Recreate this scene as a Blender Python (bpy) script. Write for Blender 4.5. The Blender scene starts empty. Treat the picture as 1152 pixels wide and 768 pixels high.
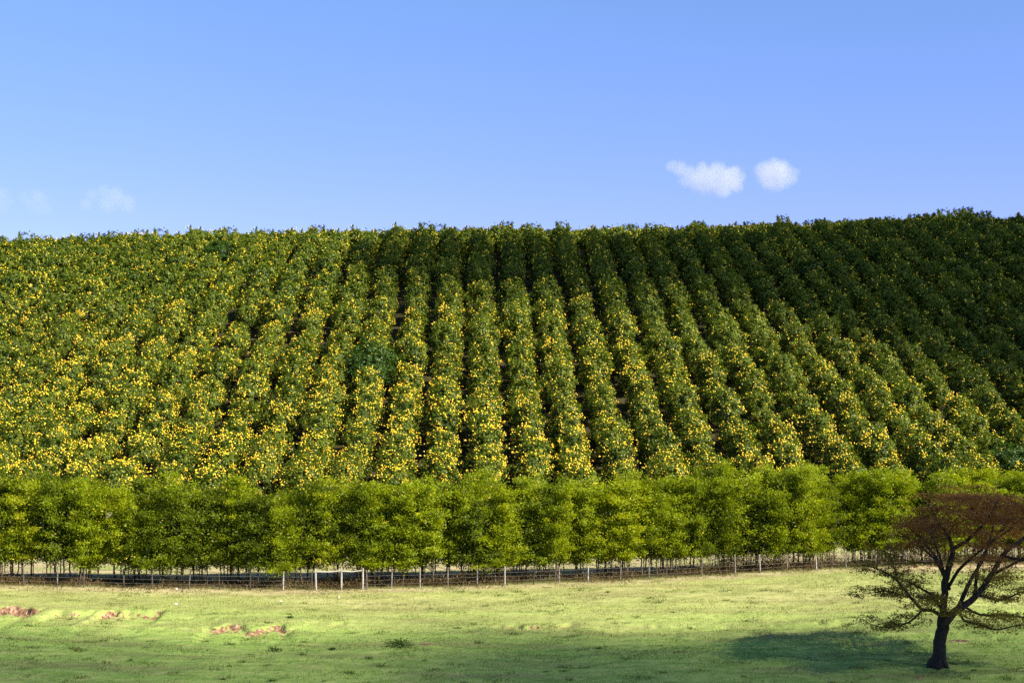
import bpy, math
import numpy as np

# ------------------------------------------------------------------ scene, camera, world, sun, exposure
scene = bpy.context.scene
COL = scene.collection
FPX, CX, CY, YH = 1700.0, 576.0, 384.0, 450.0      # focal length and optical centre in photo pixels, eye level
PITCH = math.atan((YH - CY) / FPX)

cam_data = bpy.data.cameras.new("camera")
cam_data.sensor_width = 36.0
cam_data.lens = FPX / 1152.0 * 36.0
cam_data.clip_start, cam_data.clip_end = 0.5, 20000.0
cam = bpy.data.objects.new("camera", cam_data)
cam.location = (0, 0, 0)
cam.rotation_euler = (math.pi / 2 + PITCH, 0, 0)
COL.objects.link(cam)
scene.camera = cam

SUN_EL, SUN_AZ = math.radians(37.0), math.radians(121.0)      # azimuth clockwise from +Y (the view direction)
SUN = np.array([math.cos(SUN_EL) * math.sin(SUN_AZ), math.cos(SUN_EL) * math.cos(SUN_AZ), math.sin(SUN_EL)])

world = bpy.data.worlds.new("World")
scene.world = world
world.use_nodes = True
wn, wl = world.node_tree.nodes, world.node_tree.links
bg = wn["Background"]
bg.inputs["Strength"].default_value = 0.080
sky = wn.new("ShaderNodeTexSky")
sky.sky_type = 'NISHITA'
sky.sun_disc = False
sky.sun_elevation = SUN_EL
sky.sun_rotation = SUN_AZ
sky.altitude = 400.0
sky.air_density = 0.85
sky.dust_density = 0.0
sky.ozone_density = 3.0
tint = wn.new("ShaderNodeMix")
tint.data_type, tint.blend_type = 'RGBA', 'MULTIPLY'
tint.inputs["Factor"].default_value = 1.0
# clearer blue low in the sky, added warm tint overhead for less blue fill
geo_ = wn.new("ShaderNodeTexCoord"); sep = wn.new("ShaderNodeSeparateXYZ"); tr = wn.new("ShaderNodeValToRGB")
wl.new(geo_.outputs["Generated"], sep.inputs[0]); wl.new(sep.outputs[2], tr.inputs[0])
for e, (p, c) in zip([tr.color_ramp.elements[0], tr.color_ramp.elements[1], tr.color_ramp.elements.new(0.5)],
                     [(0.11, (0.77, 0.695, 1.14, 1)), (0.65, (1.0, 0.93, 0.80, 1)), (0.27, (0.86, 0.93, 1.14, 1))]):
    e.position, e.color = p, c
wl.new(tr.outputs[0], tint.inputs[7])
wl.new(sky.outputs[0], tint.inputs[6])
wl.new(tint.outputs[2], bg.inputs["Color"])

sun_data = bpy.data.lights.new("sun", 'SUN')
sun_data.energy = 5.0
sun_data.angle = math.radians(0.53)
sun_data.color = (1.0, 0.93, 0.78)
sun = bpy.data.objects.new("sun", sun_data)
from mathutils import Vector
sun.rotation_euler = Vector(SUN).to_track_quat('Z', 'Y').to_euler()
sun.location = tuple(SUN * 100)
COL.objects.link(sun)

scene.view_settings.view_transform = 'Standard'
scene.view_settings.look = 'None'
scene.view_settings.exposure = 1.2
scene.view_settings.gamma = 1.0
scene.view_settings.use_curve_mapping = False
scene.cycles.max_bounces = 6
scene.cycles.diffuse_bounces = 3
scene.cycles.transmission_bounces = 4
scene.cycles.transparent_max_bounces = 12
scene.cycles.volume_bounces = 3
scene.cycles.use_denoising = False

rng = np.random.default_rng(7)


def ray(px, py):
    dx, dz = (np.asarray(px, float) - CX) / FPX, (CY - np.asarray(py, float)) / FPX
    c, s = math.cos(PITCH), math.sin(PITCH)
    return dx, c - dz * s, s + dz * c


def at(px, py, depth):
    """The point seen at photo pixel (px, py), DEPTH metres in front of the viewer."""
    x, y, z = ray(px, py)
    k = depth / y
    return np.array([x * k, y * k, z * k])


def project(p):
    p = np.asarray(p, float)
    c, s = math.cos(PITCH), math.sin(PITCH)
    f = p[..., 1] * c + p[..., 2] * s
    u = -p[..., 1] * s + p[..., 2] * c
    return CX + FPX * p[..., 0] / f, CY - FPX * u / f


# ------------------------------------------------------------------ mesh helpers
class Geo:
    """Collects blocks of polygons with a material slot and one variation value per face."""
    def __init__(self):
        self.b, self.n = [], 0

    def add(self, verts, faces, mat=0, v=0.5):
        verts, faces = np.asarray(verts, float), np.asarray(faces, int)
        if len(faces) == 0:
            return
        v = np.broadcast_to(np.asarray(v, float), (len(faces),))
        self.b.append((verts, faces + self.n, np.full(len(faces), mat), v))
        self.n += len(verts)

    def merge(self, other, M=None, dv=0.0, loc=None):
        off = self.n
        for vv, ff, mm, va in other.b:
            w = vv if M is None else vv @ M.T
            if loc is not None:
                w = w + loc
            self.b.append((w, ff + off, mm, np.clip(va + dv, 0, 1)))
        self.n += other.n

    def build(self, name, mats, parent=None, smooth=False, loc=None):
        me = bpy.data.meshes.new(name)
        V = np.concatenate([b[0] for b in self.b])
        loops = np.concatenate([b[1].ravel() for b in self.b])
        tot = np.concatenate([np.full(len(b[1]), b[1].shape[1]) for b in self.b])
        me.vertices.add(len(V)); me.vertices.foreach_set("co", V.astype(np.float32).ravel())
        me.loops.add(len(loops)); me.loops.foreach_set("vertex_index", loops.astype(np.int32))
        me.polygons.add(len(tot))
        me.polygons.foreach_set("loop_start", np.concatenate([[0], np.cumsum(tot)[:-1]]).astype(np.int32))
        me.polygons.foreach_set("material_index", np.concatenate([b[2] for b in self.b]).astype(np.int32))
        me.polygons.foreach_set("use_smooth", np.full(len(tot), bool(smooth)))
        a = me.attributes.new("v", 'FLOAT', 'FACE')
        a.data.foreach_set("value", np.concatenate([b[3] for b in self.b]).astype(np.float32))
        me.update(calc_edges=True)
        for m in (mats if isinstance(mats, (list, tuple)) else [mats]):
            me.materials.append(m)
        o = bpy.data.objects.new(name, me)
        COL.objects.link(o)
        if parent is not None:
            o.parent = parent
        if loc is not None:
            o.location = tuple(loc)
        return o


def unit(a):
    return a / (np.linalg.norm(a, axis=-1, keepdims=True) + 1e-9)


def leaves(g, C, N, L, W, v, mat=0, U=None, r=rng):
    """Kite-shaped leaves at points C, facing N, of length L and width W."""
    n = len(C)
    if n == 0:
        return
    N = unit(N)
    if U is None:
        U = r.normal(size=(n, 3))
    U = unit(U - N * np.sum(U * N, axis=1, keepdims=True))
    S = np.cross(N, U)
    L = np.broadcast_to(L, (n,))[:, None]; W = np.broadcast_to(W, (n,))[:, None]
    P = np.stack([C - U * L * .5, C + S * W * .5 - U * L * .08, C + U * L * .5, C - S * W * .5 - U * L * .08], 1)
    F = np.arange(4 * n).reshape(n, 4)
    g.add(P.reshape(-1, 3), F, mat, v)


def tube(g, pts, rad, n=7, mat=0, v=0.5, cap=True):
    pts = np.asarray(pts, float); k = len(pts)
    rad = np.broadcast_to(np.asarray(rad, float), (k,))
    T = unit(np.gradient(pts, axis=0))
    ref = np.array([0.31, 0.95, 0.05]) if abs(T[0][1]) < .8 else np.array([1.0, 0.1, 0])
    A = unit(np.cross(T, ref)); B = np.cross(T, A)
    th = np.linspace(0, 2 * np.pi, n, endpoint=False)
    R = pts[:, None] + rad[:, None, None] * (np.cos(th)[None, :, None] * A[:, None] + np.sin(th)[None, :, None] * B[:, None])
    i, j = np.meshgrid(np.arange(k - 1), np.arange(n), indexing='ij')
    F = np.stack([i * n + j, i * n + (j + 1) % n, (i + 1) * n + (j + 1) % n, (i + 1) * n + j], -1).reshape(-1, 4)
    g.add(R.reshape(-1, 3), F, mat, v)
    if cap:
        for e, rev in ((0, True), (k - 1, False)):
            f = np.arange(n)[None]
            g.add(R[e], f[:, ::-1] if rev else f, mat, v)


_t = (1 + 5 ** .5) / 2
ICO_V = unit(np.array([[-1, _t, 0], [1, _t, 0], [-1, -_t, 0], [1, -_t, 0], [0, -1, _t], [0, 1, _t], [0, -1, -_t], [0, 1, -_t],
                       [_t, 0, -1], [_t, 0, 1], [-_t, 0, -1], [-_t, 0, 1]], float))
ICO_F = np.array([[0, 11, 5], [0, 5, 1], [0, 1, 7], [0, 7, 10], [0, 10, 11], [1, 5, 9], [5, 11, 4], [11, 10, 2], [10, 7, 6], [7, 1, 8],
                  [3, 9, 4], [3, 4, 2], [3, 2, 6], [3, 6, 8], [3, 8, 9], [4, 9, 5], [2, 4, 11], [6, 2, 10], [8, 6, 7], [9, 8, 1]])


def ico2():
    V, F = list(map(tuple, ICO_V)), []
    cache = {}
    def mid(a, b):
        k = (min(a, b), max(a, b))
        if k not in cache:
            V.append(tuple(unit(np.array(V[a]) + np.array(V[b])))); cache[k] = len(V) - 1
        return cache[k]
    for a, b, c in ICO_F:
        x, y, z = mid(a, b), mid(b, c), mid(c, a)
        F += [(a, x, z), (b, y, x), (c, z, y), (x, y, z)]
    return np.array(V), np.array(F)


ICO2_V, ICO2_F = ico2()


def balls(g, C, R, v, mat=0, base=(ICO_V, ICO_F)):
    bv, bf = base
    n = len(C)
    if n == 0:
        return
    R = np.broadcast_to(R, (n,))
    P = C[:, None] + R[:, None, None] * bv[None]
    F = bf[None] + (np.arange(n) * len(bv))[:, None, None]
    g.add(P.reshape(-1, 3), F.reshape(-1, 3), mat, np.repeat(np.broadcast_to(v, (n,)), len(bf)))


def box(g, lo, hi, mat=0, v=0.5, jit=0.0):
    lo, hi = np.asarray(lo, float), np.asarray(hi, float)
    P = np.array([[x, y, z] for z in (0, 1) for y in (0, 1) for x in (0, 1)]) * (hi - lo) + lo
    if jit:
        P = P + rng.normal(size=P.shape) * jit
    g.add(P, [[0, 2, 3, 1], [4, 5, 7, 6], [0, 1, 5, 4], [2, 6, 7, 3], [0, 4, 6, 2], [1, 3, 7, 5]], mat, v)


def vnoise(x, y, seed=0):
    """Smooth value noise in about -1..1."""
    def h(i, j):
        k = np.sin(i * 127.1 + j * 311.7 + seed * 74.7) * 43758.5453
        return (k - np.floor(k)) * 2 - 1
    xi, yi = np.floor(x), np.floor(y)
    fx, fy = x - xi, y - yi
    fx, fy = fx * fx * (3 - 2 * fx), fy * fy * (3 - 2 * fy)
    return (h(xi, yi) * (1 - fx) + h(xi + 1, yi) * fx) * (1 - fy) + (h(xi, yi + 1) * (1 - fx) + h(xi + 1, yi + 1) * fx) * fy


def tag(o, label=None, cat=None, group=None, kind=None):
    for k, val in (("label", label), ("category", cat), ("group", group), ("kind", kind)):
        if val:
            o[k] = val
    return o


def empty(name, loc, rz=0.0, sc=1.0):
    o = bpy.data.objects.new(name, None)
    COL.objects.link(o)
    o.location = tuple(float(c) for c in loc)
    o.rotation_euler = (0, 0, rz)
    o.scale = (sc, sc, sc) if np.isscalar(sc) else sc
    o.empty_display_size = 0.3
    return o


def copy_tree(o, parent=None):
    c = o.copy()
    COL.objects.link(c)
    if parent is not None:
        c.parent = parent
    for ch in [x for x in o.children]:
        copy_tree(ch, c)
    return c


ONES = ["", "first", "second", "third", "fourth", "fifth", "sixth", "seventh", "eighth", "ninth", "tenth", "eleventh", "twelfth", "thirteenth",
        "fourteenth", "fifteenth", "sixteenth", "seventeenth", "eighteenth", "nineteenth"]
TENS = {2: ("twentieth", "twenty"), 3: ("thirtieth", "thirty"), 4: ("fortieth", "forty"), 5: ("fiftieth", "fifty"), 6: ("sixtieth", "sixty")}


def ordinal(n):
    if n < 20:
        return ONES[n]
    t, r = divmod(n, 10)
    return TENS[t][0] if r == 0 else TENS[t][1] + "-" + ONES[r]


# ------------------------------------------------------------------ materials
def new_mat(name):
    m = bpy.data.materials.new(name)
    m.use_nodes = True
    m.node_tree.nodes.clear()
    return m, m.node_tree.nodes, m.node_tree.links


def ramp(n, stops):
    r = n.new("ShaderNodeValToRGB")
    el = r.color_ramp.elements
    while len(el) < len(stops):
        el.new(0.5)
    for e, (p, c) in zip(el, stops):
        e.position = p
        e.color = (*c, 1)
    return r


def leaf_mat(name, stops, transl=0.35, gloss=0.06, rough=0.45):
    m, n, l = new_mat(name)
    out = n.new("ShaderNodeOutputMaterial")
    at_ = n.new("ShaderNodeAttribute"); at_.attribute_name = "v"
    oi = n.new("ShaderNodeObjectInfo")
    mm = n.new("ShaderNodeMath"); mm.operation = 'MULTIPLY_ADD'
    l.new(oi.outputs["Random"], mm.inputs[0]); mm.inputs[1].default_value = 0.16
    l.new(at_.outputs["Fac"], mm.inputs[2])
    m2 = n.new("ShaderNodeMath"); m2.operation = 'SUBTRACT'; m2.inputs[1].default_value = 0.08
    l.new(mm.outputs[0], m2.inputs[0])
    r = ramp(n, stops)
    l.new(m2.outputs[0], r.inputs[0])
    d = n.new("ShaderNodeBsdfDiffuse"); t = n.new("ShaderNodeBsdfTranslucent"); gl = n.new("ShaderNodeBsdfGlossy")
    gl.inputs["Roughness"].default_value = rough
    hs = n.new("ShaderNodeHueSaturation"); hs.inputs["Hue"].default_value = 0.485; hs.inputs["Saturation"].default_value = 1.1; hs.inputs["Value"].default_value = 1.25
    l.new(r.outputs[0], d.inputs["Color"]); l.new(r.outputs[0], hs.inputs["Color"]); l.new(hs.outputs[0], t.inputs["Color"])
    x1 = n.new("ShaderNodeMixShader"); x1.inputs[0].default_value = transl
    x2 = n.new("ShaderNodeMixShader"); x2.inputs[0].default_value = gloss
    l.new(d.outputs[0], x1.inputs[1]); l.new(t.outputs[0], x1.inputs[2])
    l.new(x1.outputs[0], x2.inputs[1]); l.new(gl.outputs[0], x2.inputs[2])
    l.new(x2.outputs[0], out.inputs[0])
    return m


def solid_mat(name, stops, rough=0.8, spec=0.3, noise=None, bump=0.0):
    """Principled with a ramp driven by the face value plus, if asked, a noise at NOISE scale."""
    m, n, l = new_mat(name)
    out = n.new("ShaderNodeOutputMaterial"); p = n.new("ShaderNodeBsdfPrincipled")
    at_ = n.new("ShaderNodeAttribute"); at_.attribute_name = "v"
    r = ramp(n, stops)
    src = at_.outputs["Fac"]
    if noise:
        tc = n.new("ShaderNodeTexCoord"); nz = n.new("ShaderNodeTexNoise")
        nz.inputs["Scale"].default_value = noise; nz.inputs["Detail"].default_value = 5
        l.new(tc.outputs["Object"], nz.inputs["Vector"])
        a = n.new("ShaderNodeMath"); a.operation = 'MULTIPLY_ADD'; a.inputs[1].default_value = 1.2
        l.new(nz.outputs[0], a.inputs[0]); l.new(src, a.inputs[2])
        b = n.new("ShaderNodeMath"); b.operation = 'SUBTRACT'; b.inputs[1].default_value = 0.6
        l.new(a.outputs[0], b.inputs[0]); src = b.outputs[0]
        if bump:
            bp = n.new("ShaderNodeBump"); bp.inputs["Strength"].default_value = bump
            l.new(nz.outputs[0], bp.inputs["Height"]); l.new(bp.outputs[0], p.inputs["Normal"])
    l.new(src, r.inputs[0]); l.new(r.outputs[0], p.inputs["Base Color"])
    p.inputs["Roughness"].default_value = rough
    p.inputs["Specular IOR Level"].default_value = spec
    l.new(p.outputs[0], out.inputs[0])
    return m


M_ORANGE_LEAF = leaf_mat("orange_leaf", [(0.0, (0.016, 0.044, 0.006)), (0.45, (0.095, 0.140, 0.009)), (0.75, (0.180, 0.222, 0.020)), (1.0, (0.29, 0.30, 0.05))], gloss=0.02)
M_PLAIN_LEAF = leaf_mat("plain_leaf", [(0.0, (0.018, 0.045, 0.003)), (0.6, (0.050, 0.105, 0.006)), (1.0, (0.09, 0.15, 0.012))], transl=0.3, gloss=0.03)
M_HEDGE_LEAF = leaf_mat("hedge_leaf", [(0.0, (0.055, 0.085, 0.003)), (0.45, (0.235, 0.305, 0.007)), (0.85, (0.41, 0.46, 0.012)), (0.95, (0.42, 0.43, 0.03)), (1.0, (0.8, 0.62, 0.06))], transl=0.5, gloss=0.012)
M_RUST_LEAF = leaf_mat("rust_leaf", [(0.0, (0.15, 0.062, 0.020)), (0.5, (0.28, 0.138, 0.042)), (1.0, (0.37, 0.25, 0.06))], transl=0.48, gloss=0.02)
M_OLIVE_LEAF = leaf_mat("olive_leaf", [(0.0, (0.17, 0.11, 0.022)), (0.5, (0.30, 0.235, 0.045)), (1.0, (0.40, 0.36, 0.08))], transl=0.5, gloss=0.02)
M_FRUIT = solid_mat("ripe_fruit", [(0.0, (0.76, 0.36, 0.012)), (0.4, (0.85, 0.56, 0.016)), (1.0, (0.84, 0.74, 0.05))], rough=0.42, spec=0.4)
M_BARK = solid_mat("dark_bark", [(0.2, (0.016, 0.011, 0.010)), (0.8, (0.055, 0.040, 0.034))], rough=0.9, noise=5, bump=0.5)
M_STEM = solid_mat("grey_stem", [(0.2, (0.035, 0.025, 0.018)), (0.8, (0.14, 0.11, 0.08))], rough=0.9, noise=4)
M_POST = solid_mat("weathered_post", [(0.1, (0.13, 0.11, 0.09)), (0.85, (0.46, 0.42, 0.37))], rough=0.85, noise=6, bump=0.3)
M_GREYPOST = solid_mat("grey_post", [(0.1, (0.04, 0.033, 0.027)), (0.8, (0.15, 0.13, 0.105))], rough=0.85, noise=6, bump=0.3)
M_WIRE = solid_mat("rusted_wire", [(0.0, (0.08, 0.065, 0.055)), (1.0, (0.16, 0.14, 0.12))], rough=0.6)
M_STONE = solid_mat("pale_stone", [(0.1, (0.5, 0.47, 0.42)), (0.9, (0.8, 0.78, 0.74))], rough=0.9, noise=9)
M_BLADE = leaf_mat("grass_blade", [(0.0, (0.11, 0.15, 0.03)), (0.5, (0.24, 0.28, 0.075)), (1.0, (0.40, 0.38, 0.14))], transl=0.3, gloss=0.02)
M_STRAW = leaf_mat("dry_straw", [(0.0, (0.045, 0.03, 0.012)), (0.6, (0.13, 0.09, 0.035)), (1.0, (0.28, 0.20, 0.09))], transl=0.25, gloss=0.01)


def ground_mat():
    m, n, l = new_mat("ground_cover")
    out = n.new("ShaderNodeOutputMaterial"); p = n.new("ShaderNodeBsdfPrincipled")
    p.inputs["Roughness"].default_value = 0.95; p.inputs["Specular IOR Level"].default_value = 0.1
    tc = n.new("ShaderNodeTexCoord")
    def noise(scale, det, stretch=None):
        z = n.new("ShaderNodeTexNoise"); z.inputs["Scale"].default_value = scale; z.inputs["Detail"].default_value = det
        z.inputs["Roughness"].default_value = 0.65
        if stretch:
            mp = n.new("ShaderNodeMapping"); mp.inputs["Scale"].default_value = stretch
            l.new(tc.outputs["Object"], mp.inputs["Vector"]); l.new(mp.outputs[0], z.inputs["Vector"])
        else:
            l.new(tc.outputs["Object"], z.inputs["Vector"])
        return z.outputs[0]
    def mix(f, a, b):
        x = n.new("ShaderNodeMix"); x.data_type = 'RGBA'
        if isinstance(f, float): x.inputs["Factor"].default_value = f
        else: l.new(f, x.inputs["Factor"])
        for s, v in ((6, a), (7, b)):
            if isinstance(v, tuple): x.inputs[s].default_value = (*v, 1)
            else: l.new(v, x.inputs[s])
        return x.outputs[2]
    def attr(name):
        a = n.new("ShaderNodeAttribute"); a.attribute_name = name
        return a.outputs["Fac"]
    def mathn(op, a, b):
        x = n.new("ShaderNodeMath"); x.operation = op; x.use_clamp = True
        for s, v in ((0, a), (1, b)):
            if isinstance(v, (int, float)): x.inputs[s].default_value = v
            else: l.new(v, x.inputs[s])
        return x.outputs[0]
    big = ramp(n, [(0.32, (0.20, 0.27, 0.070)), (0.46, (0.30, 0.335, 0.098)), (0.56, (0.36, 0.36, 0.130)), (0.68, (0.46, 0.40, 0.19))])
    l.new(noise(0.09, 6, (0.5, 1.4, 1)), big.inputs[0])
    fine = ramp(n, [(0.30, (0.11, 0.15, 0.03)), (0.52, (0.27, 0.30, 0.085)), (0.72, (0.46, 0.42, 0.18))])
    l.new(noise(1.6, 8, (0.55, 1.6, 1)), fine.inputs[0])
    grass = mix(0.45, big.outputs[0], fine.outputs[0])
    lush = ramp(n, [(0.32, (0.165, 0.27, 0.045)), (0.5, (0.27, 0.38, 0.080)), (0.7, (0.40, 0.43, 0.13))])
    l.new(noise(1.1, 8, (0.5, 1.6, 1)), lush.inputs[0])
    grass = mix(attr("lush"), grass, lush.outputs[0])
    dry = ramp(n, [(0.30, (0.20, 0.145, 0.075)), (0.5, (0.40, 0.31, 0.18)), (0.7, (0.56, 0.44, 0.28))])
    l.new(noise(0.7, 7, (0.5, 1.5, 1)), dry.inputs[0])
    worn = ramp(n, [(0.47, (0, 0, 0)), (0.66, (1, 1, 1))]); l.new(noise(0.30, 9, (0.35, 1.7, 1)), worn.inputs[0])
    grass = mix(mathn('MULTIPLY', worn.outputs[0], 0.62), grass, (0.19, 0.165, 0.07))
    c = mix(attr("dry"), grass, dry.outputs[0])
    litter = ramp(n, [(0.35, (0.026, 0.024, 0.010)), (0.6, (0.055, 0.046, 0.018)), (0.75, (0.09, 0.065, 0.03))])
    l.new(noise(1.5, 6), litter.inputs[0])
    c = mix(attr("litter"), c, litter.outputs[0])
    soil = ramp(n, [(0.36, (0.070, 0.032, 0.020)), (0.47, (0.19, 0.098, 0.055)), (0.56, (0.27, 0.165, 0.10)), (0.66, (0.50, 0.36, 0.25))])
    l.new(noise(4.5, 8), soil.inputs[0])
    sm = n.new("ShaderNodeMath"); sm.operation = 'MULTIPLY_ADD'; sm.inputs[1].default_value = 1.9
    l.new(noise(2.6, 5), sm.inputs[0]); l.new(attr("soil"), sm.inputs[2])
    sr = ramp(n, [(0.70, (0, 0, 0)), (0.77, (1, 1, 1))]); hf = n.new("ShaderNodeMath"); hf.operation = "MULTIPLY"; hf.inputs[1].default_value = 0.5; l.new(sm.outputs[0], hf.inputs[0]); l.new(hf.outputs[0], sr.inputs[0])
    c = mix(sr.outputs[0], c, soil.outputs[0])
    l.new(c, p.inputs["Base Color"])
    bp = n.new("ShaderNodeBump"); bp.inputs["Strength"].default_value = 0.7; bp.inputs["Distance"].default_value = 0.12
    l.new(noise(3.5, 8, (0.7, 1.3, 1)), bp.inputs["Height"]); l.new(bp.outputs[0], p.inputs["Normal"])
    l.new(p.outputs[0], out.inputs[0])
    return m


M_GROUND = ground_mat()

# ------------------------------------------------------------------ terrain
# the fence line along the far side of the pasture: photo x -> depth and ground pixel
FX = np.array([-260, 0, 170, 357, 537, 697, 884, 960, 1104, 1260, 1450], float)
FD = np.array([107, 108, 108.5, 109, 110.5, 112.5, 115, 116, 118, 119.5, 121.5])
FY = np.array([655, 658, 662, 664, 659.5, 653.5, 642.5, 638.5, 634, 631, 629], float)
_FP = np.array([at(x, y, d) for x, y, d in zip(FX, FY, FD)])


def smooth_table(x, y, lo, hi, step, sig):
    t = np.arange(lo, hi, step)
    pad = int(sig * 4 / step)
    te = np.arange(lo - pad * step, hi + pad * step - 1e-6, step)
    v = np.interp(te, x, y)
    k = np.exp(-0.5 * (np.arange(-pad, pad + 1) * step / sig) ** 2); k /= k.sum()
    return te[pad:len(te) - pad], np.convolve(v, k, 'same')[pad:len(te) - pad]


_FXT = smooth_table(_FP[:, 0], _FP[:, 1], -300, 300, 0.5, 3)
_FZT = smooth_table(_FP[:, 0], _FP[:, 2], -300, 300, 0.5, 3)


def fence_y(x): return np.interp(x, *_FXT)
def fence_z(x): return np.interp(x, *_FZT)


# hill profile along the view (depth -> height) for the middle of the view
_HT = smooth_table([100, 116, 125, 140, 160, 178, 189, 208, 230, 249, 268, 285, 297, 310, 330, 370, 450, 700, 2000, 9000],
                   [-13.2, -13.4, -13.7, -14.0, -13.5, -12.6, -10.6, -3.8, 5.0, 12.9, 20.4, 26.2, 29.2, 30.3, 29.0, 22, 5, -10, -20, -20], 60, 9000, 0.5, 4.0)
_NT = smooth_table([-60, 0, 10, 20, 30, 45, 60, 70, 79], [1, -1.75, -4.2, -7.0, -9.6, -13.1, -15.3, -15.3, -14.9], -80, 100, 0.5, 3.0)


def hill_k(x):
    t = np.clip((x + 20) / 120.0, 0, 1.15)
    return 1 + 0.20 * t * t * (3 - 2 * np.minimum(t, 1.0)) / 1.0


def hill_a(x):
    return np.interp(x, [-400, -105, -60, 0, 40, 115, 400], [0.90, 0.945, 0.975, 1.0, 1.045, 1.165, 1.25])


# low scarps in the pasture: photo x range, photo y of the lip at both ends, height, bareness (red soil), steepness width
SCARPS = [(-70, 56, 686, 686, 0.62, 1.0, 0.22), (58, 112, 689, 687, 0.42, 0.62, 0.3), (108, 190, 687, 685, 0.55, 0.70, 0.26),
          (150, 260, 690, 694, 0.18, 0.25, 0.5), (228, 338, 702, 703, 0.42, 0.56, 0.35), (330, 560, 697, 699, 0.22, 0.15, 0.5),
          (545, 655, 698, 698, 0.26, 0.42, 0.2), (650, 1000, 699, 701, 0.25, 0.10, 0.6), (980, 1400, 712, 716, 0.2, 0.15, 0.6)]
_SC = []
for x0, x1, y0, y1, hh, bare, w in SCARPS:
    d0, d1 = 83 + (748 - y0) * 0.285, 83 + (748 - y1) * 0.285
    _SC.append((at(x0, y0, d0)[0], at(x1, y1, d1)[0], d0, d1, hh, bare, w))
MOUNDS = [(479, 721, 0.9, 0.5, 0.22, 0.75), (866, 715, 0.5, 0.4, 0.15, 0.8), (417, 766, 1.1, 0.5, 0.2, 0.8), (880, 738, 2.6, 1.3, 0.30, 0.0), (1078, 719, 0.9, 0.7, 0.06, 0.8), (1030, 752, 1.4, 0.5, 0.08, 0.45)]
_MO = []
for px, py, rx, ry, hh, soil in MOUNDS:
    d = 83 + (748 - py) * 0.285
    _MO.append((at(px, py, d)[0], d, rx, ry, hh, soil))


def base_height(x, d):
    zf, yf = fence_z(x), fence_y(x)
    slope = np.interp(x, [-120, -35, 25, 120], [0.046, 0.048, 0.062, 0.062])
    zp = zf + (d - yf) * slope
    near = np.interp(d, *_NT)
    w = np.clip((d - 66) / 14, 0, 1); w = w * w * (3 - 2 * w)
    zp = near * (1 - w) + zp * w
    de = np.where(d > 170, 170 + (d - 170) / hill_k(x), d)
    zh = np.interp(de, *_HT)
    a = hill_a(x)
    up = np.clip((de - 165) / 30, 0, 1)
    zh = np.where(de > 165, -13.2 + (zh + 13.2) * (1 + (a - 1) * up), zh)
    s = np.clip((d - yf) / 12, 0, 1); s = s * s * (3 - 2 * s)
    return zp * (1 - s) + zh * s


def terrain(x, d, full=False):
    x, d = np.asarray(x, float), np.asarray(d, float)
    z = base_height(x, d)
    past = np.clip((fence_y(x) - d) / 4, 0, 1) * np.clip((d - 60) / 10, 0, 1)
    z = z + past * (0.12 * vnoise(x * .12, d * .35, 1) + 0.07 * vnoise(x * .4, d * .9, 2) + 0.03 * vnoise(x * 2.3, d * 2.6, 3))
    z = z + np.where(d > 170, 0.5 * vnoise(x * .045, d * .05, 5), 0)
    soil = np.zeros_like(z)
    for x0, x1, d0, d1, hh, bare, w in _SC:
        t = (x - x0) / (x1 - x0)
        win = np.clip(np.minimum(t, 1 - t) * 7, 0, 1); win = win * win * (3 - 2 * win)
        ds = d0 + (d1 - d0) * t + 0.65 * vnoise(x * .8, x * 0 + d0, 8) + 0.36 * vnoise(x * 2.4, x * 0 + d0, 9)
        q = ds - d                       # metres below the lip, towards the viewer
        cut = 1 / (1 + np.exp(-np.clip(q / (w * .32) - 1.6, -40, 40)))
        dec = np.exp(-np.maximum(q, 0) / 3.2)
        z = z - hh * win * cut * dec
        ragged = 0.5 + 0.5 * vnoise(x * .9, d * .5, 10)
        patch = np.clip(.75 + .75 * vnoise(x * 1.3, d * .8, 16) + bare * .35, .2, 1.1)
        soil = np.maximum(soil, win * bare * patch * np.clip((q + 0.05) / 0.1, 0, 1) * np.clip(1 - (q - 0.8 - 0.9 * ragged * bare) / 0.7, 0, 1))
    z = z + soil * (0.15 * vnoise(x * 3.1, d * 3.3, 61) + 0.08 * vnoise(x * 6.5, d * 6.0, 62))
    for mx, md, rx, ry, hh, so in _MO:
        e = ((x - mx) / rx) ** 2 + ((d - md) / ry) ** 2
        z = z + hh * np.exp(-e * 1.2)
        if so:
            soil = np.maximum(soil, so * np.clip(1.25 - e * 1.1, 0, 1))
    if not full:
        return z
    yf = fence_y(x)
    q = d - yf
    dry = np.clip(1 - np.abs(q + 0.6) / 1.6, 0, 1) * 0.75 + np.clip((q - 3.0) / 2, 0, 1) * np.clip((176 - d) / 6, 0, 1) * (0.50 + 0.5 * vnoise(x * .22, d * .5, 12))
    right = np.clip((x - 24) / 6, 0, 1)
    dry = np.maximum(dry, right * np.clip(1 - np.abs(q + 1.2) / 2.6, 0, 1) * .95)
    soil = np.maximum(soil, right * np.clip(1 - np.abs(q + 0.4) / 1.3, 0, 1) * 0.62)
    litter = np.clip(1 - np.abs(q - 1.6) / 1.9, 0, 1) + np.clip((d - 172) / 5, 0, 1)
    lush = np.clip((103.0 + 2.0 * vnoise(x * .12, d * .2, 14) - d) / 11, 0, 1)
    return z, soil, np.clip(dry, 0, 1), np.clip(litter, 0, 1), lush


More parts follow.
